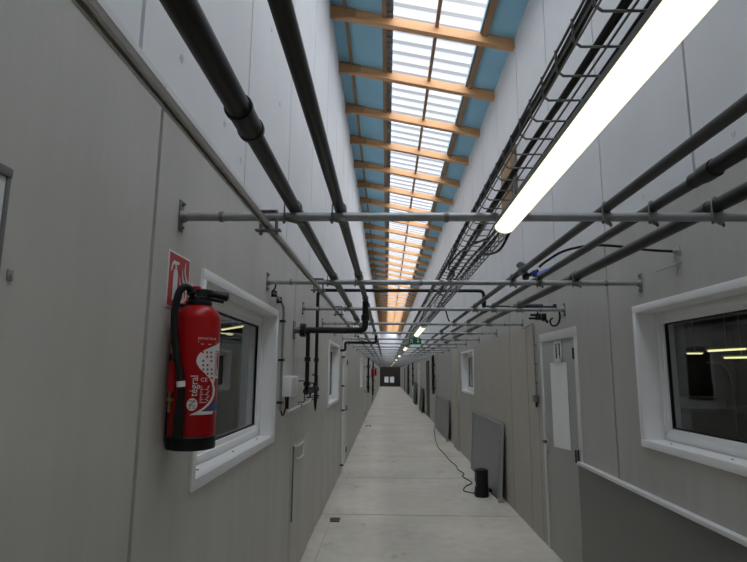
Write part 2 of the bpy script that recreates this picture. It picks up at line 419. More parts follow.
# ------------------------------------------------------------------ windows and doors
def window(n, side, h, depth, detail=True):
    y0, y1, z0, z1 = h; s = side; X = XL if s < 0 else XR      # outwards = s
    t = thing('window_%d' % n, (X, (y0+y1)/2, z0), kind='structure')
    w = .045; mb = MB()                                         # face trim, proud of wall
    xa, xb = X-s*.012, X+s*.004
    mb.box((xa, y0, z1-w), (xb, y1, z1), .003); mb.box((xa, y0, z0), (xb, y1, z0+w), .003)
    mb.box((xa, y0, z0+w), (xb, y0+w, z1-w), .003); mb.box((xa, y1-w, z0+w), (xb, y1, z1-w), .003)
    # reveal lining
    xc = X+s*depth; w2 = w-.004
    mb.box((xb, y0, z1-w), (xc, y1, z1-.001)); mb.box((xb, y0, z0+.001), (xc, y1, z0+w))
    mb.box((xb, y0+.001, z0+w), (xc, y0+w, z1-w)); mb.box((xb, y1-w, z0+w), (xc, y1-.001, z1-w))
    obj('window_trim', mb, 'white', t)
    f0, f1 = xc-s*.03, xc+s*.04; fw = .075
    a0, a1, b0, b1 = y0+w, y1-w, z0+w, z1-w
    mb = MB()
    mb.box((f0, a0, b1-fw), (f1, a1, b1), .004); mb.box((f0, a0, b0), (f1, a1, b0+fw), .004)
    mb.box((f0, a0, b0+fw), (f1, a0+fw, b1-fw), .004); mb.box((f0, a1-fw, b0+fw), (f1, a1, b1-fw), .004)
    g = f0-s*.012; q = .028
    mb.box((g, a0+.02, b1-q-.02), (f0, a1-.02, b1-.02), .003); mb.box((g, a0+.02, b0+.02), (f0, a1-.02, b0+.02+q), .003)
    mb.box((g, a0+.02, b0+q), (f0, a0+.02+q, b1-q), .003); mb.box((g, a1-.02-q, b0+q), (f0, a1-.02, b1-q), .003)
    obj('window_frame', mb, 'white', t)
    c0, c1, d0, d1 = a0+fw, a1-fw, b0+fw, b1-fw; gm = .010
    mb = MB(); x1, x2 = f0+s*.012, f0+s*.03
    mb.box((x1, c0, d1-gm), (x2, c1, d1)); mb.box((x1, c0, d0), (x2, c1, d0+gm)); mb.box((x1, c0, d0), (x2, c0+gm, d1)); mb.box((x1, c1-gm, d0), (x2, c1, d1))
    obj('gasket', mb, 'black', t)
    mb = MB(); mb.box((x1+s*.006, c0+.002, d0+.002), (x1+s*.010, c1-.002, d1-.002)); obj('glass_pane', mb, 'glass', t)
    if detail:
        for k in range(3):
            y = y0+.25+(y1-y0-.5)*k/2
            mb = MB(); mb.lathe([(.006, 0), (.006, .002), (.003, .003)], (X+s*.05, y, z0+w), (0, 0, 1), 10); obj('screw', mb, 'black', t)
    return t
for i, h in enumerate(win_L): window(i+1, -1, h, .12, i == 0)
for i, h in enumerate(win_R): window(i+5, 1, h, .15, i == 0)

def door(n, side, h, m='leaf', hinge_near=True, handle_z=1.03, lev=True):
    y0, y1, z0, z1 = h; s = side; X = XL if s < 0 else XR
    t = thing('door_%d' % n, (X, (y0+y1)/2, 0), kind='structure')
    w = .055; mb = MB(); xa, xb = X-s*.012, X+s*.08
    mb.box((xa, y0, z1-w*1.6), (xb, y1, z1), .003); mb.box((xa, y0, 0), (xb, y0+w, z1-w*1.6), .003); mb.box((xa, y1-w, 0), (xb, y1, z1-w*1.6), .003)
    obj('door_frame', mb, 'offwhite' if m in ('leaf', 'offwhite') else m, t)
    mb = MB(); mb.box((X-s*.002, y0+w+.004, .008), (X+s*.045, y1-w-.004, z1-w*1.6-.004), .002); lf = obj('door_leaf', mb, m, t)
    yh = (y0+w+.003) if hinge_near else (y1-w-.003)
    for z in (.25, 1.02, 1.87):
        mb = MB(); mb.tube([(X-s*.018, yh, z-.045), (X-s*.018, yh, z+.045)], .009, 10); mb.tube([(X-s*.018, yh, z-.052), (X-s*.018, yh, z+.052)], .004, 8)
        obj('hinge', mb, 'blackmat', lf)
    if lev:
        yl = (y1-w-.06) if hinge_near else (y0+w+.06); d = -1 if hinge_near else 1
        mb = MB(); mb.lathe([(.024, 0), (.026, .003), (.024, .009), (.010, .011)], (X-s*.002, yl, handle_z), (-s, 0, 0), 20)
        mb.lathe([(.012, 0), (.012, .01)], (X-s*.002, yl, handle_z-.09), (-s, 0, 0), 16); obj('rose', mb, 'alu', lf)
        mb = MB(); mb.tube(bend([(X-s*.008, yl, handle_z), (X-s*.055, yl, handle_z), (X-s*.058, yl+d*.12, handle_z)], .02), .009, 10); obj('lever_handle', mb, 'blackmat', lf)
    return t
door(1, 1, door_R[0])
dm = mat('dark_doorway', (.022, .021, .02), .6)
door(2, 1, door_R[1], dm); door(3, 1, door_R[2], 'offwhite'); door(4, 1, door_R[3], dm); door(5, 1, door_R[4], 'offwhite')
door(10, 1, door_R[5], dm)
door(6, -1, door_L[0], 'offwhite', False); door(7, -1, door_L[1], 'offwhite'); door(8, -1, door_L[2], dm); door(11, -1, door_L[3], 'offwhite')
# near-left door, only its corner shows
t = thing('door_12', (XL, .55, 0), kind='structure')
mb = MB(); mb.box((XL, .10, 2.085), (XL+.010, 1.050, 2.105), .003); mb.box((XL, 1.038, 0), (XL+.008, 1.050, 2.09), .003); mb.box((XL, .10, 0), (XL+.008, .115, 2.09), .003)
obj('door_frame', mb, 'galv_dark', t)
mb = MB(); mb.box((XL, .115, .01), (XL+.005, 1.038, 2.084), .002); obj('door_leaf', mb, 'flash', t)
mb = MB(); mb.box((XL, 1.078, 1.880), (XL+.004, 1.094, 1.902), .001); mb.lathe([(.004, 0), (.004, .004)], (XL+.003, 1.086, 1.89), (1, 0, 0), 8); obj('strike_plate', mb, 'galv', t)

# sheet and hanger on the right door
xd = XR-.006
mb = MB(); mb.prism([(xd-.003, 4.975, 1.035), (xd-.003, 5.468, 1.005), (xd-.003, 5.472, 1.80), (xd-.003, 4.978, 1.80)], (.002, 0, 0))
obj('paper_sheet', mb, 'paper', loc=(xd, 5.2, 1.0), label='tall blank white sheet hanging on the grey door', cat='sheet')
t = thing('sheet_hanger', (xd, 5.2, 1.8), 'white slotted hanger fixed above the white sheet on the door', 'hanger')
mb = MB()
for y in (5.11, 5.20, 5.30): mb.box((xd-.010, y-.012, 1.80), (xd-.001, y+.012, 2.0), .002)
mb.box((xd-.010, 5.098, 1.975), (xd-.001, 5.312, 2.0), .002); mb.box((xd-.010, 5.098, 1.795), (xd-.001, 5.312, 1.83), .002); obj('hanger_frame', mb, 'white', t)
for y, z in ((5.155, 1.92), (5.25, 1.90)):
    mb = MB(); mb.box((xd-.006, y-.012, z-.06), (xd-.001, y+.012, z+.05), .003); obj('slot_clip', mb, 'blackp', t)

# ------------------------------------------------------------------ panels on the right
t = thing('wall_guard_panel', (XR-.02, 3, 0), 'large charcoal board on the lower wall beneath the right window', 'panel')
mb = MB(); mb.box((XR-.03, .6, .0), (XR-.001, 4.745, .955), .002); obj('board', mb, 'darkpanel', t)
mb = MB(); mb.box((XR-.042, .6, .955), (XR-.001, 4.75, .980), .003); obj('top_edge', mb, 'flash', t)
mb = MB(); mb.tube([(XR-.047, 4.735, .97), (XR-.047, 4.735, 1.07)], .008, 8); obj('latch', mb, 'blackmat', t)
def lean(name, y0, y1, zt, base, lab, mboard, rails=True, grp=None):
    t = thing(name, (XR-base, (y0+y1)/2, 0), lab, 'panel', grp)
    a = math.atan2(base-.03, zt)
    def P(u, y, z): # u thickness outwards from wall side
        return Vector((XR-base+math.sin(a)*z-u*math.cos(a), y, z*math.cos(a)+.012+u*math.sin(a)))
    mb = MB(); A = [P(0, y0, 0), P(.02, y0, 0), P(.02, y0, zt), P(0, y0, zt)]
    mb.prism(A, (0, y1-y0, 0)); obj('board', mb, mboard, t)
    if rails:
        for y, w in ((y0-.02, .03), (y0+.10, .02), (y1, .02)):
            mb = MB(); mb.prism([P(-.004, y, -.0), P(.034, y, -.0), P(.034, y, zt+.01), P(-.004, y, zt+.01)], (0, w, 0)); obj('side_rail', mb, 'alu', t)
        mb = MB(); mb.prism([P(-.002, y0, zt), P(.026, y0, zt), P(.026, y0, zt+.018), P(-.002, y0, zt+.018)], (0, y1-y0, 0)); obj('top_rail', mb, 'alu', t)
        mb = MB(); mb.box((XR-base-.05, y0-.035, 0), (XR-base+.02, y0+.01, .05), .006); obj('foot', mb, 'alu', t)
    return t
lean('leaning_board', 7.66, 10.12, .98, .085, 'grey board in an aluminium frame leaning right behind the black canister', 'midpanel')
lean('leaning_board', 14.1, 17.6, .98, .08, 'grey framed board leaning on the right wall beyond the far window', 'midpanel')
lean('leaning_board', 23.5, 25.6, 1.0, .12, 'black board leaning against the right wall far down the corridor', 'blackp', False)
lean('leaning_board', 29.2, 31.6, 1.15, .10, 'dark teal board leaning against the right wall far down the corridor', 'teal', False)

# hatch with white pull on the left wall
t = thing('low_hatch', (XL, 5.0, 0), 'low grey hatch with white pull handle beneath the wall pipes', 'hatch')
mb = MB(); mb.box((XL, 4.63, .02), (XL+.008, 5.62, 1.10), .002); hp_ = obj('hatch_panel', mb, 'wall_low', t)
mb = MB()
mb.tube(bend([(XL+.006, 4.70, 1.085), (XL+.04, 4.70, 1.085), (XL+.04, 5.02, 1.085), (XL+.04, 5.02, .97), (XL+.04, 4.82, .97), (XL+.006, 4.82, .97)], .02), .008, 8); obj('pull_handle', mb, 'white', hp_)
mb = MB(); mb.tube([(XL+.012, 4.64, .5), (XL+.012, 4.64, 1.09)], .008, 8); obj('edge_rod', mb, 'galv_dark', t)
for z in (.12, .55):
    mb = MB(); mb.lathe([(.008, 0), (.008, .004), (.004, .006)], (XL+.008, 4.67, z), (1, 0, 0), 10); obj('screw', mb, 'blackmat', hp_)

# ------------------------------------------------------------------ crossbars
PIPES = [('A', -.352, .0245), ('B', -.179, .020), ('P1', .81, .018), ('P2', .98, .0195), ('P3', 1.214, .0275)]
BT = BAR_Z+.0165
def crossbar(full):
    t = thing('pipe_crossbar', (0, 0, BAR_Z))
    mb = MB(); mb.tube([(XL+.004, 0, BAR_Z), (XR-.004, 0, BAR_Z)], .0165, 14)
    obj('bar', mb, 'galv', t)
    for X, s in ((XL, 1), (XR, -1)):
        mb = MB(); mb.box((X+s*.0005, -.02, BAR_Z-.058), (X+s*.006, .02, BAR_Z+.062), .002)
        mb.lathe([(.026, .006), (.024, .012), (.018, .028), (.0168, .03)], (X, 0, BAR_Z), (s, 0, 0), 14)
        for z in (-.042, .048): mb.lathe([(.009, .006), (.009, .012), (.004, .013), (.004, .018)], (X, 0, BAR_Z+z), (s, 0, 0), 6)
        obj('wall_plate', mb, 'galv_dark', t)
    if full:
        for nm, x, r in PIPES:
            mb = MB(); R = r+.004; pts = [(x-R, 0, BAR_Z-.032)]+[(x-R*math.cos(a), 0, BT+r+R*math.sin(a)) for a in [PI*k/10 for k in range(11)]]+[(x+R, 0, BAR_Z-.032)]
            pts = [(p[0], -.0, p[2]) for p in pts]
            # bolt straddles the bar diagonally: front leg and rear leg
            pts = [(p[0], (-.021 if p[0] < x else .021)*min(1, abs(p[0]-x)/R), p[2]) for p in pts]
            mb.tube(pts, .003, 6)
            mb.prism([(x-R-.012, -.030, BAR_Z-.021), (x-R+.004, -.036, BAR_Z-.021), (x+R+.012, .030, BAR_Z-.021), (x+R-.004, .036, BAR_Z-.021)], (0, 0, .004))
            for q in (-1, 1): mb.lathe([(.006, 0), (.006, .006)], (x+q*R, q*.021, BAR_Z-.029), (0, 0, 1), 6)
            obj('u_bolt', mb, 'galv_dark', t)
        mb = MB(); x = -.44
        mb.box((x-.035, -.014, BAR_Z-.05), (x-.028, .014, BAR_Z+.022), .001); mb.box((x+.024, -.014, BAR_Z-.05), (x+.031, .014, BAR_Z+.022), .001)
        mb.box((x-.05, -.016, BAR_Z-.056), (x+.045, .016, BAR_Z-.049), .001); mb.box((x-.035, -.014, BAR_Z+.018), (x+.031, .014, BAR_Z+.024), .001)
        mb.lathe([(.007, 0), (.007, .018)], (x-.03, 0, BAR_Z-.070), (0, 0, 1), 6); mb.lathe([(.007, 0), (.007, .018)], (x+.027, 0, BAR_Z-.070), (0, 0, 1), 6)
        obj('rail_clamp', mb, 'galv_dark', t)
        for x in (-.62, .22, 1.40):
            mb = MB(); mb.tube([(x-.008, 0, BAR_Z), (x+.008, 0, BAR_Z)], .020, 14); obj('bar_collar', mb, 'galv_dark', t)
    return t
cb = crossbar(True); cs = crossbar(False)
wh = ['above the red fire extinguisher, crossing in front of the lamp', 'second nearest, over the far edge of the left window', 'third nearest, just before the black flanged pipe',
      'fourth nearest, past the thin black overhead pipe', 'fifth nearest', 'sixth nearest', 'seventh nearest', 'eighth nearest']
nb = 0
for k in range(40):
    y = [1.965, 3.47, 4.975][k] if k < 3 else 4.975+1.54*(k-2)
    if y > 62: break
    src = cb if k < 12 else cs
    o = src if (k == 0 or k == 12) else copy_tree(src)
    o.location = (0, y, BAR_Z)
    tag(o, ('grey steel crossbar, '+wh[k]) if k < 8 else 'grey steel pipe crossbar far down the corridor, beyond the first eight', 'crossbar', 'steel crossbars carrying the pipes')

# ------------------------------------------------------------------ long pipes on the bars
YE = 62.0
zA = BT+.0285
t = thing('drain_pipe', (-.352, 0, zA), 'thick dark grey pipe with a wide coupling, just right of the steel channel rail', 'pipe')
mb = MB(); mb.tube([(-.352, -1.5, zA), (-.352, 1.22, zA)], .0285, 24); obj('wide_pipe', mb, 'pipe', t)
mb = MB(); zB = BT+.0245
mb.tube([(-.352, 1.28, zB+.002), (-.352, YE, zB)], .0240, 20); obj('narrow_pipe', mb, 'pipe', t)
for yy in (1.19, 6.2, 12.4, 20.3):
    mb = MB(); R = .0335 if yy < 2 else .029; zc = zA if yy < 2 else zB
    mb.lathe([(R-.004, -.0), (R+.001, .002), (R+.001, .016), (R-.002, .018), (R-.002, .115), (R+.001, .118), (R+.001, .132), (R-.004, .134)], (-.352, yy, zc), (0, 1, 0), 28); obj('coupling', mb, 'pipe', t)
z = BT+.020
t = thing('drain_pipe', (-.179, 0, z), 'dark grey pipe running beside the coupled pipe, right of the two at left', 'pipe')
mb = MB(); mb.tube([(-.179, -1.5, z), (-.179, YE, z)], .020, 20); obj('pipe_run', mb, 'pipe', t)
for yy in (3.35, 4.48, 9.2, 15.5): mb = MB(); mb.lathe([(.020, 0), (.025, .003), (.025, .05), (.020, .053)], (-.179, yy, z), (0, 1, 0), 20); obj('coupling', mb, 'pipe2', t)
z1 = BT+.018
t = thing('supply_pipe', (.81, 0, z1), 'dark grey pipe carrying the blue lever valve, innermost of the right three', 'pipe')
mb = MB(); mb.tube([(.81, -1.5, z1), (.81, YE, z1)], .018, 18); obj('pipe_run', mb, 'pipe2', t)
for yy in (8.0, 14.2): mb = MB(); mb.lathe([(.018, 0), (.023, .003), (.023, .05), (.018, .053)], (.81, yy, z1), (0, 1, 0), 18); obj('coupling', mb, 'pipe2', t)
z2 = BT+.0195
t = thing('supply_pipe', (.98, 0, z2), 'dark grey pipe with a reducer near the camera, middle of the right three', 'pipe')
mb = MB(); mb.tube([(.98, -1.5, z2+.006), (.98, 1.64, z2+.006)], .0245, 20); obj('wide_pipe', mb, 'pipe', t)
mb = MB(); mb.lathe([(.0245, -.07), (.029, -.068), (.029, -.01), (.027, .0), (.0245, .02), (.0245, .05), (.019, .052)], (.98, 1.64, z2+.004), (0, 1, 0), 22); obj('reducer', mb, 'pipe', t)
mb = MB(); mb.tube([(.98, 1.64, z2), (.98, YE, z2)], .0185, 18); obj('narrow_pipe', mb, 'pipe2', t)
z3 = BT+.0275
t = thing('supply_pipe', (1.214, 0, z3), 'thickest dark pipe on the right, closest to the right wall', 'pipe')
mb = MB(); mb.tube([(1.214, -1.5, z3), (1.214, YE, z3)], .0270, 22); obj('pipe_run', mb, 'pipe', t)
for yy in (2.0, 3.5, 9.7): mb = MB(); mb.lathe([(.0270, 0), (.031, .002), (.031, .022), (.0270, .024)], (1.214, yy, z3), (0, 1, 0), 22); obj('band', mb, 'blackmat', t)

# rail (open strut channel) hung under the bars on the left
zr = BAR_Z-.045
t = thing('support_rail', (-.44, 0, zr), 'long steel channel rail hung beneath the crossbars beside the left wall', 'rail')
zr = 2.2295
mb = MB(); mb.box((-.460, -1.5, zr+.013), (-.436, YE, zr+.017)); mb.box((-.460, -1.5, zr), (-.458, YE, zr+.014)); mb.box((-.438, -1.5, zr), (-.436, YE, zr+.014))
mb.box((-.460, -1.5, zr-.001), (-.453, YE, zr+.001)); mb.box((-.443, -1.5, zr-.001), (-.436, YE, zr+.001)); obj('channel', mb, 'rail', t)

# ------------------------------------------------------------------ wire basket and cables
BX0, BX1, BZ0, BZ1 = .343, .524, BT+.003, BT+.057
t = thing('cable_basket', (.43, 0, BZ0), 'long steel wire basket tray full of cables above the strip lights', 'cable tray')
for nm, x, z, r in [('rim_wire', BX0, BZ1, .0032), ('rim_wire', BX1, BZ1, .0032), ('side_wire', BX0, BZ0+.027, .0025), ('side_wire', BX1, BZ0+.027, .0025)]+[('floor_wire', BX0+.181*k/3, BZ0+.004, .0025) for k in range(4)]:
    mb = MB(); mb.tube([(x, -1.5, z), (x, YE, z)], r, 6); obj(nm, mb, 'galv_dark', t)
def cross_wire(mb, y):
    q = .01
    mb.tube([(BX0-.004, y, BZ1), (BX0-.003, y, BZ0+q), (BX0+q, y, BZ0-.001), (BX1-q, y, BZ0-.001), (BX1+.003, y, BZ0+q), (BX1+.004, y, BZ1)], .0028, 5)
mb = MB(); cross_wire(mb, 0); cw = obj('cross_wire', mb, 'galv_dark', t)
for k in range(100):
    c = cw if k == 0 else cw.copy()
    if k: COL.objects.link(c)
    c.location = (cw.location.x, .62+.1*k, cw.location.z)
mb = MB(); y = 10.62
while y < 40:
    cross_wire(mb, y); y += .1 if y < 16 else .25
obj('cross_wires', mb, 'galv_dark', t, kind='stuff')
def cable(pts, r, lab, m='black', name='electrical_cable', grp='cables lying in the wire basket', sm=5):
    p = smooth_path(pts, sm); mb = MB(); mb.tube(p, r, 8)
    return obj(name, mb, m, loc=pts[0], label=lab, cat='cable', group=grp)
specs = [(.353, .036, .0092, 'black cable tied along the left rim of the wire basket', .002), (.400, .018, .0085, 'thick grey cable near the left side of the wire basket', .004),
         (.408, .022, .006, None, .006), (.448, .012, .0035, None, .010), (.474, .020, .0070, 'thickest black cable in the middle of the wire basket', .007), (.486, .016, .0045, None, .008), (.505, .018, .005, None, .006)]
for i, (x, dz, r, lab, amp) in enumerate(specs):
    pts = []; y = -1.2; ph = random.random()*6
    while y < 45:
        a = amp*(1 if y < 2.4 else 2.0)
        pts.append((min(max(x+a*math.sin(y*1.9+ph)+random.uniform(-a, a)*.6, BX0+.008), BX1-.008), y, BZ0+.008+r+dz*(.6+.5*random.random())))
        y += .38 if y < 15 else 1.5
    cable(pts, r, lab or 'black cable among others lying in the wire basket', 'pipe2' if i == 2 else 'black', sm=4)
# stray cables crossing out of the basket
cable([(.50, 2.6, BZ0+.06), (.42, 2.9, BZ1+.02), (.38, 3.3, BZ0+.05), (.46, 3.7, BZ1+.01), (.40, 4.2, BZ0+.04), (.48, 4.6, BZ0+.05)], .006, 'black cable snaking over the others past the first lamp', grp='stray cables')
cable([(.52, 1.95, BZ0+.05), (.515, 2.2, BZ0+.0), (.50, 2.35, BZ0-.05), (.505, 2.6, BZ0-.02), (.51, 2.9, BZ0+.045)], .006, 'black cable sagging below the basket behind the first lamp end', grp='stray cables')
cable([(.50, 5.0, BZ0+.04), (.56, 5.2, BZ0-.0), (.60, 5.35, BZ0-.06), (.62, 5.4, BZ0-.09)], .007, 'short black cable end hanging off the basket right side', grp='stray cables')

# strip lights
def luminaire():
    t = thing('strip_light', (.40, 0, 2.19))
    L = 1.50
    mb = MB(); mb.box((.388, -L, 2.214), (.450, 0, 2.240), .005); obj('housing', mb, 'galv_dark', t)
    mb = MB(); n = 10; pts = [(.418+.035*math.cos(a), 0, 2.214-.026*math.sin(a)) for a in [PI*k/n for k in range(n+1)]]
    mb.prism([Vector(p)+Vector((0, -L+.012, 0)) for p in pts], (0, L-.024, 0)); obj('diffuser', mb, 'tube', t)
    for y in (-L+.006, -.006):
        mb = MB(); mb.prism([(p[0], y-.006, p[2]) for p in [(.418+.036*math.cos(a), 0, 2.2145-.0275*math.sin(a)) for a in [PI*k/n for k in range(n+1)]]], (0, .012, 0)); obj('end_cap', mb, 'offwhite', t)
    for y in (-L+.3, -.3):
        mb = MB(); mb.box((.386, y-.008, 2.23), (.389, y+.008, BZ0)); mb.box((.449, y-.008, 2.23), (.452, y+.008, BZ0)); mb.box((.386, y-.008, 2.239), (.452, y+.008, 2.242)); obj('hanger', mb, 'galv', t)
    return t
l0 = luminaire()
ends = [1.90, 7.65, 12.7, 18.2, 23.7, 30.2, 36.8, 43.3, 50]
ll = ['large lit strip light nearest the camera, filling the upper right', 'lit strip light just in front of the green exit sign', 'third lit strip light, just beyond the green exit sign', 'fourth lit strip light, a small bright dot down the corridor']
for k, y in enumerate(ends):
    o = l0 if k == 0 else copy_tree(l0); o.location = (.40, y, 2.19)
    tag(o, ll[k] if k < 4 else 'tiny lit strip light far down the corridor past the fourth', 'light', 'lit strip lights under the basket')

# exit sign
t = thing('exit_sign', (.44, 8.6, 2.13), 'green emergency exit sign with running figure and arrow hung below the pipes', 'sign')
xs, ys, zs = .445, 8.6, 2.183
mb = MB(); mb.box((xs-.098, ys, zs-.045), (xs+.098, ys+.02, zs+.045), .003); obj('sign_plate', mb, 'green', t)
mb = MB()
mb.box((xs-.075, ys-.002, zs-.033), (xs-.068, ys, zs+.033)); mb.box((xs-.075, ys-.002, zs+.027), (xs-.035, ys, zs+.033)); mb.box((xs-.040, ys-.002, zs-.033), (xs-.034, ys, zs+.033))
mb.lathe([(.007, 0), (.007, .002)], (xs-.050, ys, zs+.017), (0, -1, 0), 10)
mb.prism([(xs-.060, ys-.002, zs+.008), (xs-.045, ys-.002, zs+.008), (xs-.048, ys-.002, zs-.012), (xs-.040, ys-.002, zs-.028), (xs-.046, ys-.002, zs-.028), (xs-.054, ys-.002, zs-.012), (xs-.064, ys-.002, zs-.025), (xs-.066, ys-.002, zs-.020), (xs-.057, ys-.002, zs-.005)], (0, .002, 0))
mb.box((xs+.040, ys-.002, zs-.005), (xs+.056, ys, zs+.030)); mb.prism([(xs+.022, ys-.002, zs-.003), (xs+.074, ys-.002, zs-.003), (xs+.048, ys-.002, zs-.032)], (0, .002, 0))
obj('pictogram', mb, 'exitlit', t)
mb = MB()
for dx in (-.07, .07): mb.tube([(xs+dx, ys+.01, zs+.045), (xs+dx, ys+.01, BT)], .003, 6)
obj('hanger', mb, 'galv_dark', t)

# ------------------------------------------------------------------ left pipework
t = thing('black_branch_pipe', (XL, 4.55, 2.035), 'thick black flanged pipe from the left wall, elbowing up to the overhead pipe', 'pipe')
zf = 2.04
mb = MB(); mb.tube(bend([(XL+.03, 4.55, zf), (-.179, 4.55, zf), (-.179, 4.55, BT)], .05, 8), .0255, 18); obj('pipe_run', mb, 'black', t)
mb = MB(); mb.lathe([(.028, -.0), (.034, .002), (.034, .05), (.028, .052)], (-.179, 4.55, 2.12), (0, 0, 1), 18); obj('elbow_socket', mb, 'blackp', t)
mb = MB(); mb.lathe([(.028, -.002), (.058, 0), (.058, .014), (.030, .016), (.030, .018), (.058, .020), (.058, .034), (.028, .036)], (XL+.06, 4.55, zf), (1, 0, 0), 24)
for k in range(8):
    a = PI/4*k+.2; mb.lathe([(.007, 0), (.007, .05)], (XL+.052, 4.55+.046*math.cos(a), zf+.046*math.sin(a)), (1, 0, 0), 6)
obj('flange', mb, 'blackp', t)
mb = MB(); mb.box((XL+.001, 4.50, zf-.075), (XL+.008, 4.60, zf+.075), .002); mb.tube([(XL+.008, 4.55, zf), (XL+.06, 4.55, zf)], .028, 16); obj('wall_bracket', mb, 'galv_dark', t)
mb = MB(); mb.tube([(-.655, 4.55, zf), (-.655, 4.55, 1.56)], .017, 14); obj('drop_pipe', mb, 'black', t)
for zz in (1.80, 1.60):
    mb = MB(); mb.lathe([(.018, -.02), (.025, -.018), (.025, .018), (.018, .02)], (-.655, 4.55, zz), (0, 0, 1), 14); obj('socket', mb, 'blackp', t)
t = thing('black_loop_pipe', (-.69, 5.4, 1.5), 'thin black pipe rising by the left wall and crossing overhead to the right', 'pipe')
mb = MB(); mb.tube(bend([(-.69, 5.4, 1.46), (-.69, 5.4, 2.505), (.965, 5.4, 2.505), (.965, 5.4, z2)], .05, 7), .0165, 14); obj('pipe_run', mb, 'black', t)
mb = MB(); mb.lathe([(.022, -.0), (.024, .002), (.024, .06), (.022, .062)], (.965, 5.4, 2.36), (0, 0, 1), 14); obj('socket', mb, 'blackp', t)
mb = MB(); mb.tube([(.965, 5.34, z2), (.965, 5.46, z2)], .025, 14); obj('tee', mb, 'blackp', t)
mb = MB(); mb.lathe([(.017, 0), (.024, .002), (.024, .04), (.017, .042)], (-.69, 5.4, 1.79), (0, 0, 1), 14); obj('socket', mb, 'blackp', t)
mb = MB(); mb.lathe([(.004, 0), (.013, .05), (.017, .10), (.017, .14)], (-.69, 5.4, 1.32), (0, 0, 1), 12); obj('drip_cone', mb, 'blackp', t)
# valve cluster joining both risers
t = thing('valve_manifold', (-.68, 4.95, 1.55), 'cluster of black valves and hand wheels at the foot of the two black risers', 'valve')
mb = MB(); mb.tube(bend([(-.655, 4.55, 1.56), (-.66, 4.60, 1.53), (-.69, 5.36, 1.53)], .03), .017, 12); obj('cross_pipe', mb, 'black', t)
for y, sgnz in ((4.68, 1), (4.9, -1), (5.12, 1), (5.28, -1)):
    mb = MB(); mb.lathe([(.018, -.04), (.028, -.036), (.028, -.02), (.022, -.01), (.030, 0), (.022, .01), (.028, .02), (.028, .036), (.018, .04)], (-.672, y, 1.535), (0, 1, 0), 14)
    mb.tube([(-.672, y, 1.535), (-.672, y, 1.535+sgnz*.055)], .008, 8); vb = obj('valve_body', mb, 'blackmat', t)
    mb = MB(); ring = [(-.672+.032*math.cos(a), y+.032*math.sin(a), 1.535+sgnz*.06) for a in [2*PI*k/14 for k in range(15)]]
    mb.tube(ring, .005, 6); mb.tube([(-.704, y, 1.535+sgnz*.06), (-.640, y, 1.535+sgnz*.06)], .004, 6); mb.tube([(-.672, y-.032, 1.535+sgnz*.06), (-.672, y+.032, 1.535+sgnz*.06)], .004, 6); obj('hand_wheel', mb, 'blackp', vb)
mb = MB(); mb.tube(bend([(-.76, 4.75, 1.62), (-.70, 4.75, 1.62), (-.70, 4.75, 1.44), (-.76, 4.75, 1.44)], .02), .006, 8); mb.tube(bend([(-.76, 5.62, 1.67), (-.70, 5.62, 1.67), (-.70, 5.62, 1.42), (-.76, 5.62, 1.42)], .02), .006, 8); obj('bypass_tube', mb, 'galv_dark', t)
mb = MB(); mb.tube([(-.76, 5.7, 1.66), (-.69, 5.45, 1.66)], .008, 8); mb.lathe([(.014, 0), (.018, .003), (.018, .03), (.01, .032)], (-.73, 5.72, 1.44), (1, 0, 0), 12); obj('drain_tap', mb, 'blackmat', t)
# conduit from second bar down to a junction box
t = thing('grey_conduit', (XL+.02, 3.95, 1.66), 'thin grey conduit running from the second crossbar down to the junction box', 'conduit')
xc = XL+.024
mb = MB(); mb.tube(bend([(xc, 3.60, 2.215), (xc, 3.88, 2.185), (xc, 3.95, 2.15), (xc, 3.95, 1.42)], .035, 5), .0095, 10); obj('conduit_run', mb, 'galv', t)
mb = MB(); mb.tube(smooth_path([(xc+.03, 3.50, 2.265), (xc+.02, 3.515, 2.235), (xc, 3.53, 2.215), (xc, 3.60, 2.213)]), .006, 8); obj('flex_lead', mb, 'blackp', t)
for y, z in ((3.62, 2.213), (3.80, 2.193)): mb = MB(); mb.box((XL, y-.008, z-.02), (xc+.012, y+.008, z+.022), .002); obj('saddle_clip', mb, 'blackp', t)
for z in (2.06, 1.78, 1.48): mb = MB(); mb.box((XL, 3.93, z-.008), (xc+.014, 3.99, z+.008), .002); obj('saddle_clip', mb, 'blackp', t)
t = thing('junction_box', (XL, 4.2, 1.5), 'light grey junction box on the left wall with a black knob', 'box')
mb = MB(); mb.box((XL, 4.08, 1.515), (XL+.075, 4.36, 1.665), .006); bb = obj('box_body', mb, 'white', t)
mb = MB(); mb.box((XL+.075, 4.09, 1.525), (XL+.083, 4.35, 1.655), .003); obj('box_lid', mb, 'offwhite', bb)
mb = MB(); mb.lathe([(.014, 0), (.014, .02), (.010, .022)], (XL+.04, 4.36, 1.60), (0, 1, 0), 14); mb.box((XL+.036, 4.38, 1.58), (XL+.044, 4.40, 1.64), .002); obj('knob', mb, 'blackp', t)
mb = MB()
mb.tube(smooth_path([(XL+.03, 4.12, 1.515), (XL+.035, 4.10, 1.44), (XL+.03, 4.03, 1.385), (XL+.03, 3.96, 1.41), (XL+.024, 3.95, 1.46)]), .006, 8)
mb.tube([(XL+.035, 4.18, 1.515), (XL+.035, 4.18, 1.42)], .008, 8); obj('cable_tail', mb, 'black', t)
t = thing('white_conduit', (XL, 4.3, 1.4), 'white conduit stub running from below the junction box to the valves', 'conduit')
mb = MB(); mb.tube(bend([(XL+.02, 4.26, 1.515), (XL+.02, 4.26, 1.395), (XL+.02, 5.45, 1.41), (XL+.05, 5.50, 1.47)], .02), .009, 10); obj('conduit_run', mb, 'white', t)
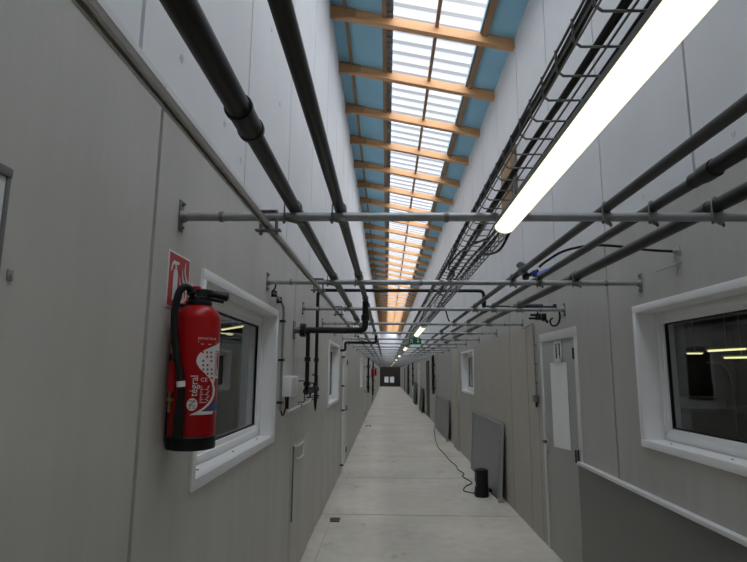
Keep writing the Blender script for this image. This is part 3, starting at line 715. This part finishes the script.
mb = MB(); mb.box((XL, 4.9, 1.39), (XL+.033, 4.92, 1.415), .002); obj('saddle_clip', mb, 'blackp', t)
# smaller branch further along
t = thing('black_branch_pipe', (XL, 9.1, 2.2), 'small black branch pipe crossing to the left wall beyond the second window', 'pipe')
mb = MB(); mb.tube(bend([(XL+.01, 9.1, 2.05), (XL+.09, 9.1, 2.05), (XL+.09, 9.1, 2.18), (-.179, 9.1, 2.18), (-.179, 9.1, BT+.01)], .03, 5), .021, 12); obj('pipe_run', mb, 'black', t)
mb = MB(); mb.lathe([(.024, 0), (.032, .002), (.032, .05), (.024, .052)], (-.42, 9.1, 2.18), (1, 0, 0), 14); obj('socket', mb, 'blackp', t)
# white riser conduit near the left door
t = thing('white_riser', (XL+.03, 9.5, 0), 'white riser conduit on the left wall just before the left door', 'conduit')
mb = MB(); mb.tube([(XL+.03, 9.55, .02), (XL+.03, 9.55, 2.25)], .016, 10); obj('conduit_run', mb, 'white', t)
for z in (.15, 1.05, 1.46, 1.95): mb = MB(); mb.box((XL, 9.51, z-.012), (XL+.055, 9.59, z+.012), .003); obj('saddle_clip', mb, 'blackmat', t)

# ------------------------------------------------------------------ right pipework
t = thing('ball_valve', (.81, 3.27, z1), 'ball valve with a blue lever on the inner right pipe', 'valve')
mb = MB(); mb.lathe([(.019, -.03), (.026, -.028), (.026, .028), (.019, .03)], (.81, 3.22, z1), (0, 1, 0), 14); mb.lathe([(.02, 0), (.026, .002), (.026, .02), (.012, .022), (.012, .03)], (.80, 3.22, z1+.02), (0, 0, 1), 10); obj('pipe_saddle', mb, 'galv_dark', t)
mb = MB(); mb.tube([(.81, 3.24, z1), (.845, 3.22, z1-.028), (.90, 3.2, z1-.005)], .013, 12); mb.lathe([(.016, -.018), (.020, -.014), (.020, .014), (.016, .018)], (.83, 3.23, z1-.036), (0, 0, 1), 8); obj('valve_body', mb, 'blackmat', t)
mb = MB(); mb.prism([(.862, 3.12, z1-.045), (.935, 3.10, z1-.018), (.937, 3.11, z1-.006), (.880, 3.14, z1-.024), (.866, 3.14, z1-.030)], (0, .014, .0)); mb.box((.850, 3.13, z1-.05), (.872, 3.17, z1-.015), .003); obj('lever', mb, 'bluehandle', t)
hz = [(.895, 3.17, 2.315), (.93, 3.14, 2.345), (1.022, 3.1, 2.397), (1.161, 3.07, 2.422), (1.295, 3.05, 2.415), (1.467, 3.03, 2.388), (1.60, 3.02, 2.378), (XR-.002, 3.02, 2.378)]
mb = MB(); mb.tube(smooth_path(hz, 6), .0075, 10)
obj('black_hose', mb, 'black', loc=(.895, 3.17, 2.315), label='black hose arching from the blue lever valve to the right wall', cat='hose')
t = thing('hose_wall_bracket', (XR, 3.02, 2.31), 'steel cross shaped wall bracket where the black hose enters the wall', 'bracket')
mb = MB(); mb.box((XR-.006, 2.975, 2.35), (XR-.0005, 3.06, 2.40), .002); mb.lathe([(.014, 0), (.014, .02)], (XR-.004, 3.02, 2.378), (-1, 0, 0), 12); obj('back_plate', mb, 'alu', t)
mb = MB(); mb.tube([(XR-.010, 3.02, 2.37), (XR-.010, 3.02, 2.24)], .004, 8); mb.tube([(XR-.012, 3.25, 2.305), (XR-.012, 2.96, 2.305)], .004, 8)
mb.tube([(XR-.012, 2.97, 2.305), (XR-.012, 3.01, 2.36)], .003, 6); mb.tube([(XR-.012, 2.97, 2.305), (XR-.012, 3.01, 2.26)], .003, 6); obj('cross_rods', mb, 'alu', t)
# black pipework above the grey door
t = thing('door_head_pipework', (1.45, 5.15, 2.3), 'black pipes and valve above the grey door, beside the third crossbar end', 'pipe')
mb = MB(); mb.tube([(1.20, 5.15, 2.322), (1.47, 5.15, 2.322)], .022, 14); obj('fat_pipe', mb, 'blackmat', t)
mb = MB(); mb.tube([(1.47, 5.15, 2.318), (XR-.03, 5.15, 2.318)], .010, 10); mb.lathe([(.012, 0), (.018, .002), (.018, .03), (.012, .032)], (XR-.035, 5.15, 2.312), (0, 0, 1), 10); obj('thin_pipe', mb, 'blackp', t)
mb = MB(); mb.tube(bend([(.98, 5.6, 2.375), (1.46, 5.6, 2.375), (1.46, 5.6, 2.33)], .02), .008, 10); obj('upper_line', mb, 'black', t)
mb = MB(); mb.tube([(1.345, 5.12, 2.236), (1.41, 5.12, 2.236)], .011, 10); mb.tube([(1.33, 5.12, 2.205), (1.47, 5.12, 2.205)], .010, 10); mb.box((1.39, 5.10, 2.19), (1.44, 5.14, 2.25), .005); mb.box((1.45, 5.10, 2.18), (1.49, 5.14, 2.25), .005)
mb.tube([(1.47, 5.12, 2.21), (1.505, 5.12, 2.165)], .012, 10); mb.tube([(1.42, 5.14, 2.24), (1.42, 5.15, 2.31)], .007, 8); obj('valve_body', mb, 'black', t)
mb = MB(); mb.tube(smooth_path([(1.575, 5.1, 2.31), (1.605, 5.1, 2.28), (1.612, 5.1, 2.22), (1.595, 5.1, 2.16), (1.56, 5.1, 2.135), (1.53, 5.1, 2.145), (1.522, 5.1, 2.185), (1.545, 5.1, 2.21)]), .0085, 10); obj('curled_hose', mb, 'black', t)
# grey conduit left of the door
t = thing('grey_conduit', (XR-.02, 5.96, 1.4), 'grey conduit dropping to a small switch box beside the grey door', 'conduit')
xx = XR-.024
mb = MB(); mb.tube(bend([(XR-.03, 6.50, 2.235), (xx, 6.38, 2.21), (xx, 5.98, 2.24), (xx, 5.96, 1.46)], .03), .009, 10); obj('conduit_run', mb, 'galv', t)
mb = MB(); mb.box((XR-.055, 5.92, 1.395), (XR-.006, 6.01, 1.47), .006); obj('switch_box', mb, 'galv_dark', t)
mb = MB(); mb.tube([(XR-.03, 5.95, 1.395), (XR-.03, 5.95, 1.345)], .012, 10); obj('plug', mb, 'black', t)
for z in (2.0, 1.8, 1.6): mb = MB(); mb.box((xx-.012, 5.94, z-.006), (XR-.006, 5.98, z+.006), .002); obj('saddle_clip', mb, 'galv_dark', t)
# timber box on the right upper wall behind the basket
t = thing('timber_vent', (XU, 7.0, 4.0), 'brown timber framed hatch on the upper right wall seen through the wire basket', 'vent')
mb = MB(); mb.box((XU-.03, 6.78, 3.92), (XU-.001, 7.65, 4.66), .004); obj('vent_frame', mb, 'vent', t)
mb = MB(); mb.box((XU-.04, 6.98, 3.96), (XU-.028, 7.60, 4.62), .002); obj('vent_door', mb, 'wood_d', t)
mb = MB(); mb.box((XU-.038, 6.81, 3.96), (XU-.029, 6.93, 4.30), .002); obj('side_slot', mb, 'blackmat', t)

# far risers, right and left
def riser(X, s, y, z0, z1, lab, m='black'):
    t = thing('pipe_riser', (X, y, z0), lab, 'pipe')
    x = X+s*.07
    mb = MB(); mb.tube([(x, y, z0), (x, y, z1)], .035, 12); mb.tube([(x, y+.35, z0+.2), (x, y+.35, z1)], .022, 10); obj('riser_pipe', mb, m, t)
    for k in range(3):
        z = z0+(z1-z0)*(.15+.3*k)
        mb = MB(); mb.lathe([(.03, -.06), (.055, -.055), (.055, .055), (.03, .06)], (x, y, z), (0, 0, 1), 12); mb.tube([(x, y, z), (x, y+.35, z+.05)], .02, 8); mb.tube([(x, y, z), (X, y, z)], .012, 8); obj('valve_body', mb, 'blackmat', t)
    mb = MB(); mb.box((X+s*.001, y-.08, z0+.2), (X+s*.02, y+.45, z0+.5), .004); obj('wall_plate', mb, 'midpanel', t)
riser(XR, -1, 18.4, 1.0, 2.25, 'black valved riser on the right wall just past the second grey board')
riser(XR, -1, 32.6, .9, 2.25, 'black riser on the right wall past the teal board, far away')
riser(XR, -1, 38.5, .2, 2.25, 'black riser on the right wall far beyond the teal board, nearest the end')
riser(XL, 1, 21.6, .9, 2.25, 'black riser on the left wall before the first far extinguisher')
riser(XL, 1, 29.2, .5, 2.25, 'black riser on the left wall between the two far extinguishers')

# ------------------------------------------------------------------ fire extinguishers
EX = Vector((-.69, 1.975, 1.428)); ER = .081
def far_ext(y, lab):
    t = thing('fire_extinguisher', (XL+.10, y, 1.35), lab, 'fire extinguisher', 'fire extinguishers far down the corridor')
    mb = MB(); mb.lathe([(.06, 0), (.07, .02), (.07, .30), (.055, .35), (.03, .37)], (XL+.10, y, 1.48), (0, 0, 1), 16); obj('cylinder', mb, 'red', t)
    mb = MB(); mb.lathe([(.03, .37), (.045, .38), (.045, .42), (.03, .43)], (XL+.10, y, 1.48), (0, 0, 1), 12); mb.box((XL+.08, y-.02, 1.90), (XL+.22, y+.02, 1.925), .004); obj('valve_head', mb, 'blackp', t)
    mb = MB(); mb.tube(smooth_path([(XL+.09, y-.04, 1.88), (XL+.06, y-.11, 1.84), (XL+.06, y-.10, 1.5), (XL+.06, y-.09, 1.38)]), .012, 8); obj('hose', mb, 'black', t)
    s = thing('extinguisher_sign', (XL, y-.35, 1.95), lab.replace('fire extinguisher', 'red sign beside the extinguisher'), 'sign', 'red signs far down the corridor')
    mb = MB(); mb.box((XL, y-.55, 1.92), (XL+.006, y-.35, 2.12)); obj('sign_board', mb, 'signred', s)
far_ext(27.2, 'red fire extinguisher far down the left wall, nearer of the far two')
far_ext(34.2, 'red fire extinguisher far down the left wall, farther of the far two')

vd = Vector((.69, -1.975, 0)).normalized()          # direction from the cylinder towards the corridor's near end
vr = Vector((-vd.y, vd.x, 0)); 
if vr.x < 0: vr = -vr
def cyl_pt(px, py, r):
    """a point of the label, laid out as on the front of the cylinder: px, py are sheet units (3.53 mm), origin axis line / bottom"""
    sn = max(-.985, min(.985, (px-193.5)/23.5)); c = math.sqrt(1-sn*sn)
    return EX+Vector((0, 0, (449-py)*.00353))+(vr*sn+vd*c)*r
t = thing('fire_extinguisher', EX, 'large red fire extinguisher hung on the left wall, black hose and white label', 'fire extinguisher')
mb = MB(); mb.lathe([(ER-.002, .045), (ER, .05), (ER, .455), (ER-.004, .475), (ER-.018, .492), (.050, .503), (.042, .507)], EX, (0, 0, 1), 56); CYL = obj('cylinder', mb, 'red', t)
mb = MB(); mb.lathe([(ER-.012, 0), (ER+.001, .003), (ER+.003, .010), (ER+.003, .044), (ER, .048)], EX, (0, 0, 1), 48); obj('base_skirt', mb, 'black', t)
# valve head
top = EX+Vector((0, 0, .505))
mb = MB(); mb.lathe([(.044, 0), (.047, .004), (.047, .014), (.041, .017), (.041, .030), (.032, .034), (.030, .048)], top, (0, 0, 1), 28); obj('neck_collar', mb, 'blackp', t)
hd = (vr*1.0+Vector((0, -.0, 0))).normalized()
mb = MB()
def along(a, b, w, h, zz):
    n = Vector((-hd.y, hd.x, 0)); A = top+hd*a; B = top+hd*b
    mb.prism([A-n*w+Vector((0, 0, zz)), A+n*w+Vector((0, 0, zz)), B+n*w*.8+Vector((0, 0, zz+.0)), B-n*w*.8+Vector((0, 0, zz+.0))], (0, 0, h))
along(-.045, .045, .020, .020, .040); obj('valve_head', mb, 'blackp', t)
mb = MB(); P = [top+hd*a+Vector((0, 0, z)) for a, z in ((-.035, .050), (.0, .054), (.05, .048), (.090, .040), (.104, .038))]
mb.tube(smooth_path(P, 4), [.012]*5+[.013]*4+[.015]*3+[.017]*3+[.016, .010], 14); obj('carrying_handle', mb, 'blackp', t)
mb = MB(); P = [top+hd*a+Vector((0, 0, z)) for a, z in ((-.02, .032), (.03, .030), (.065, .026), (.088, .022))]
mb.tube(smooth_path(P, 4), .009, 10); obj('squeeze_lever', mb, 'blackp', t)
mb = MB(); mb.lathe([(.016, 0), (.018, .003), (.016, .014), (.008, .018)], top+Vector((0, 0, .057))+hd*(-.012), (0, 0, 1), 16); obj('strike_knob', mb, 'red', t)
mb = MB(); mb.tube([top+hd*(-.028)+vd*.03+Vector((0, 0, .058)), top+hd*(-.022)+vd*.035+Vector((0, 0, .028))], .003, 6)
mb.tube(smooth_path([top+vd*.046+hd*(-.04)+Vector((0, 0, .075)), top+vd*.05+hd*(-.02)+Vector((0, 0, .05)), top+vd*.046+hd*(-.012)+Vector((0, 0, .03))]), .0022, 6); obj('safety_pin', mb, 'alu', t)
# hose
def fr(u, w, z): return EX+vr*u+vd*w+Vector((0, 0, z))
hp = [fr(-.022, .046, .548), fr(-.045, .060, .566), fr(-.066, .066, .552), fr(-.076, .068, .515), fr(-.079, .070, .47), fr(-.074, .072, .40), fr(-.062, .078, .32), fr(-.048, .084, .26), fr(-.040, .088, .20)]
mb = MB(); mb.tube(smooth_path(hp, 6), .0125, 14); hs_ = obj('hose', mb, 'black', t)
mb = MB(); mb.tube([fr(-.022, .030, .543), fr(-.030, .056, .556)], .015, 12); obj('hose_nut', mb, 'blackp', hs_)
mb = MB(); mb.tube(smooth_path([fr(-.041, .088, .21), fr(-.042, .088, .15), fr(-.043, .088, .12), fr(-.044, .088, .05)]), [.014]*6+[.017]*6+[.019]*6+[.020], 14); obj('nozzle', mb, 'black', hs_)
mb = MB(); mb.tube([fr(-.0425, .086, .217), fr(-.0445, .086, .236)], .0152, 14); obj('hose_clip', mb, 'signwhite', hs_)
# red side bracket and its wall hook
mb = MB(); mb.prism([fr(-.086, .03, .20), fr(-.066, .03, .20), fr(-.060, .03, .29), fr(-.068, .03, .315), fr(-.086, .03, .30)], vd*.03); obj('pressure_capsule', mb, 'red', t)
for P, rr in (([fr(-.082, .03, .33), fr(-.080, .03, .36)], .007), ([fr(-.078, .04, .13), fr(-.078, .04, .20)], .006), ([fr(-.084, .04, .172), fr(-.068, .062, .172)], .006)):
    mb = MB(); mb.tube(P, rr, 8); obj('brass_fitting', mb, 'brass', t)
mb = MB(); mb.box((XL+.001, 1.95, 1.46), (XL+.010, 2.0, 1.96), .002); mb.box((XL+.010, 1.96, 1.93), (EX.x-.02, 1.99, 1.94), .002); obj('wall_hook', mb, 'blackmat', t)
# label art as thin skins on the cylinder
def skin(name, rows, m, r, parent, n=8):
    mb = MB(); prev = None
    for y, xl, xr in rows:
        cur = [mb.bm.verts.new(cyl_pt(xl+(xr-xl)*k/n, y, r)) for k in range(n+1)]
        if prev:
            for k in range(n): mb.bm.faces.new([prev[k], prev[k+1], cur[k+1], cur[k]]).smooth = True
        prev = cur
    return obj(name, mb, m, parent)
def interp(tab, y):
    for (a, u), (b, v) in zip(tab, tab[1:]):
        if a <= y <= b: return u+(v-u)*(y-a)/max(1e-6, b-a)
    return tab[-1][1]
XE = 216.6
lab = CYL
Lf = [(343, 216.5), (346, 213), (349, 207), (352, 201), (355, 197), (359, 194.7), (363, 194.2), (366, 195.2), (370, 198), (374, 202.5), (379, 207.2), (384, 210.3), (390, 211.8), (396, 211.5), (401, 209.6), (405, 206.3), (409, 201.5), (412, 196), (414.6, 190.0)]
skin('label_field', [(y, interp(Lf, y), XE) for y in [343+.6*k for k in range(62)]], 'signwhite', ER+.0006, lab, 8)
# swoosh outline in the lower half
In = [(380, 213.5), (385, 212.6), (390, 214.0), (396, 213.8), (401, 212.2), (405, 209.4), (408.5, 205.5), (411, 201.5), (412.2, 199)]
skin('label_swoosh', [(y, interp(Lf, y), interp(In, y) if y < 411.4 else XE) for y in [380+.5*k for k in range(70)]], 'signwhite', ER+.0007, lab, 6)
skin('label_wedge', [(y, interp([(402, 215.5), (405, 212), (408, 209), (411.2, 204)], y), XE) for y in [402+.4*k for k in range(24)]], 'labelblue', ER+.0009, lab, 5)
mb = MB()
for i in range(7):
    for j in range(3):
        if (i*3+j) % 4 == 3: continue
        x = 200+j*4+i*.35; y = 354+i*4.2
        if x > 213: continue
        P = [cyl_pt(x+a, y+b, ER+.0012) for a, b in ((-.9, -1.0), (.9, -1.0), (.9, 1.0), (-.9, 1.0))]; mb.quad(P)
for i in range(12):
    y = 352+i*2.2; mb.quad([cyl_pt(a, b, ER+.0012) for a, b in ((212.5, y), (215.6, y), (215.6, y+1.3), (212.5, y+1.3))])
obj('label_symbols', mb, 'labelred', lab)
def wrap_text(name, body, size, px, py, rot, m, parent, r=ER+.0013, align='CENTER', w=1.0):
    """size in sheet units; lay flat text on the cylinder"""
    me = text_mesh(body, size, 0, align); mb = MB(); mb.bm.from_mesh(me); bpy.data.meshes.remove(me)
    bmesh.ops.triangulate(mb.bm, faces=mb.bm.faces)
    bmesh.ops.remove_doubles(mb.bm, verts=mb.bm.verts, dist=1e-5)
    for v in mb.bm.verts:
        x, y = v.co.x*w, v.co.y
        if rot: x, y = -y, x
        # arc length to sheet units
        v.co = cyl_pt(px+x, py-y, r)
    return obj(name, mb, m, parent)
wrap_text('label_text', 'EXTINCTEUR', 3.0, 203.5, 340.5, 0, 'signwhite', lab)
mb = MB()
for (a, b, y) in ((195, 213, 343.4), (198, 200, 345.6), (205, 207.5, 345.6)): mb.quad([cyl_pt(u, v, ER+.0012) for u, v in ((a, y), (b, y), (b, y+.7), (a, y+.7))])
for i in range(11):
    y = 387+i*1.55; a = 199.4; b = min(208.5, interp(Lf, y)-1.6)-(.7*(i % 3)); mb.quad([cyl_pt(u, v, ER+.0012) for u, v in ((a, y), (b, y), (b, y+.55), (a, y+.55))])
obj('label_small_print', mb, 'signwhite', lab)
wrap_text('label_text', 't\u00e9gral', 10.5, 193.6, 386.6, 1, 'signwhite', lab, w=.86)
mb = MB(); C0 = mb.bm.verts.new(cyl_pt(192.6, 404.5, ER+.001)); ring = [mb.bm.verts.new(cyl_pt(192.6+5.1*math.cos(a), 404.5+6.0*math.sin(a), ER+.001)) for a in [2*PI*k/28 for k in range(28)]]
for k in range(28): mb.bm.faces.new([C0, ring[k], ring[(k+1) % 28]])
obj('label_disc', mb, 'signwhite', lab)
wrap_text('label_text', 'IN', 9, 192.8, 404.5, 1, 'red', lab, r=ER+.0016, w=.95)
wrap_text('label_text', 'CE', 5.5, 202.6, 381.0, 0, 'signwhite', lab)

# sign on the wall
t = thing('extinguisher_sign', (XL, 1.985, 1.925), 'square red sign with white extinguisher and flames, above the large extinguisher', 'sign')
sy0, sy1, sz0, sz1 = 1.880, 2.088, 1.922, 2.128
mb = MB(); mb.box((XL, sy0, sz0), (XL+.003, sy1, sz1), .001); obj('sign_plate', mb, 'signwhite', t)
e = .007; mb = MB(); mb.box((XL+.003, sy0+e, sz0+e), (XL+.0036, sy1-e, sz1-e)); obj('red_field', mb, 'signred', t)
X = XL+.0040; W = sy1-sy0
def S(u, v): return (X, sy0+u*W, sz0+v*W)
def poly(mb, pts): mb.prism([S(*p) for p in pts], (.0008, 0, 0))
mb = MB(); poly(mb, [(.22, .14), (.42, .14), (.42, .60), (.39, .68), (.25, .68), (.22, .60)]); poly(mb, [(.29, .68), (.35, .68), (.35, .76), (.29, .76)])
poly(mb, [(.29, .76), (.46, .80), (.46, .84), (.30, .83), (.22, .84), (.13, .76), (.10, .64), (.14, .63), (.18, .73), (.24, .78)])
obj('extinguisher_pictogram', mb, 'signwhite', t)
mb = MB()
def stroke(pts, w0):
    P = smooth_path([Vector((p[0], p[1], 0)) for p in pts], 5); n = len(P)
    Ls, Rs = [], []
    for i, p in enumerate(P):
        d = (P[min(i+1, n-1)]-P[max(i-1, 0)]).normalized(); nn = Vector((-d.y, d.x, 0)); w = w0*math.sin(PI*min(.96, (i+.6)/n))
        Ls.append(p+nn*w); Rs.append(p-nn*w)
    for i in range(n-1): mb.prism([S(q.x, q.y) for q in (Ls[i], Ls[i+1], Rs[i+1], Rs[i])], (.0008, 0, 0))
stroke([(.60, .12), (.72, .20), (.70, .34), (.55, .46), (.50, .60)], .035)
stroke([(.74, .14), (.86, .28), (.80, .46), (.66, .58), (.62, .78)], .035)
stroke([(.90, .30), (.90, .50), (.80, .62), (.74, .76), (.78, .90)], .03)
stroke([(.50, .16), (.57, .26), (.52, .36)], .03)
obj('flame_pictogram', mb, 'signwhite', t)

# ------------------------------------------------------------------ floor items
cx, cy = 1.335, 8.02
t = thing('black_canister', (cx, cy, 0), 'black round canister with a side recess standing on the floor by the leaning board', 'canister')
mb = MB(); seg = 40; hs = [(0, .094), (.02, .100), (.06, .098), (.13, .094), (.15, .092), (.30, .092), (.34, .096), (.36, .090), (.37, .070)]
rings = []
for h, r in hs:
    ring = []
    for k in range(seg):
        a = 2*PI*k/seg; rr = r
        da = abs((a-PI+PI) % (2*PI)-PI) # angle from -X direction
        if .14 < h < .33 and da < .6: rr = r*(.62+.2*(da/.6)**2)
        ring.append(mb.bm.verts.new((cx+rr*math.cos(a), cy+rr*math.sin(a), h)))
    rings.append(ring)
for a, b in zip(rings, rings[1:]):
    for k in range(seg): mb.bm.faces.new([a[k], a[(k+1) % seg], b[(k+1) % seg], b[k]]).smooth = True
mb.bm.faces.new(rings[0][::-1]); mb.bm.faces.new(rings[-1]); obj('canister_body', mb, 'blackp', t)
mb = MB(); mb.lathe([(.060, .365), (.064, .372), (.050, .378), (.02, .380)], (cx, cy, 0), (0, 0, 1), 24); obj('lid', mb, 'black', t)
mb = MB(); mb.box((cx-.098, cy-.035, .20), (cx-.070, cy-.01, .33), .004); obj('side_window', mb, 'darkpanel', t)
mb = MB(); mb.tube([(cx+.09, cy+.05, .07), (cx+.15, cy+.1, .06)], .02, 10); obj('cord_outlet', mb, 'black', t)
cp = [(1.25, 8.10, .05), (1.243, 8.182, .008), (1.13, 8.348, .008), (1.207, 8.663, .008), (1.339, 8.936, .008), (1.262, 9.426, .008), (1.321, 9.717, .008), (1.27, 10.09, .008), (1.288, 10.467, .008), (1.242, 11.07, .008), (1.226, 11.92, .008), (1.195, 13.07, .008), (1.291, 14.97, .008), (1.49, 17.5, .008), (1.575, 17.9, .06), (1.60, 17.95, .5), (1.60, 18.0, .95)]
mb = MB(); mb.tube(smooth_path(cp, 6), .0085, 8)
obj('extension_cable', mb, 'black', loc=cp[0], label='black cord snaking over the floor from the canister towards the far right wall', cat='cable')
mb = MB(); mb.tube(smooth_path([(cx+.15, cy+.1, .06), (1.50, 8.30, .03), (1.50, 8.25, .012), (1.515, 7.98, .010), (1.52, 7.8, .010)]), .009, 8); mb.box((1.48, 8.24, .012), (1.53, 8.34, .05), .006)
obj('plug_cable', mb, 'black', loc=(1.5, 8.3, 0), label='short black lead with plug between the canister and the leaning board foot', cat='cable')
mb = MB(); mb.box((-.655, 6.60, .0), (-.535, 6.78, .006), .001); t = obj('floor_drain', mb, 'endwall', loc=(-.6, 6.7, 0), label='small dark rectangular drain in the floor by the left wall', cat='drain')
mb = MB()
for k in range(5): mb.box((-.65, 6.62+.032*k, .005), (-.54, 6.632+.032*k, .009))
obj('grate_bar', mb, 'brass', t)
mb = MB(); mb.tube(bend([(-.63, 17.4, .0), (-.63, 17.4, .05), (-.50, 17.6, .05), (-.50, 17.6, .0)], .02), .012, 8)
obj('floor_hoop', mb, 'brass', loc=(-.6, 17.5, 0), label='small brown metal hoop on the floor far along the left wall', cat='hoop')

# ------------------------------------------------------------------ light
w = bpy.data.worlds.new('World'); SC.world = w; w.use_nodes = True
NT = w.node_tree; bg = NT.nodes['Background']
# overcast sky, brightest high up and behind the camera
tc = NT.nodes.new('ShaderNodeTexCoord'); dt = NT.nodes.new('ShaderNodeVectorMath'); dt.operation = 'DOT_PRODUCT'; dt.inputs[1].default_value = (.30, -.56, .77)
NT.links.new(tc.outputs['Generated'], dt.inputs[0])
mr = NT.nodes.new('ShaderNodeMapRange'); mr.inputs['From Min'].default_value = 0; mr.inputs['From Max'].default_value = 1; mr.inputs['To Min'].default_value = .36; mr.inputs['To Max'].default_value = 5.9
NT.links.new(dt.outputs['Value'], mr.inputs['Value']); NT.links.new(mr.outputs['Result'], bg.inputs['Strength'])
bg.inputs['Color'].default_value = (.95, .975, 1.0, 1)

# ------------------------------------------------------------------ camera
F, CX, CY = 545., 373.5, 281.; roll = math.radians(.2)
d = Vector((386.5-CX, -(372.-CY), -F)).normalized()
u0 = Vector((math.sin(roll), math.cos(roll), 0)); u = (u0-d*u0.dot(d)).normalized(); r = d.cross(u)
Mw = Matrix(((r.x, r.y, r.z), (d.x, d.y, d.z), (u.x, u.y, u.z)))
cam = bpy.data.cameras.new('camera'); co = bpy.data.objects.new('camera', cam); COL.objects.link(co)
co.matrix_world = Matrix.Translation((0, 0, 1.7)) @ Mw.to_4x4()
cam.sensor_fit = 'HORIZONTAL'; cam.sensor_width = 36; cam.lens = F/747*36; cam.clip_start = .02; cam.clip_end = 300
SC.camera = co
SC.cycles.max_bounces = 10; SC.cycles.diffuse_bounces = 6; SC.cycles.transparent_max_bounces = 12
SC.view_settings.view_transform = 'Standard'; SC.view_settings.look = 'None'; SC.view_settings.exposure = 0.1; SC.view_settings.gamma = 1
SC.view_settings.use_curve_mapping = False
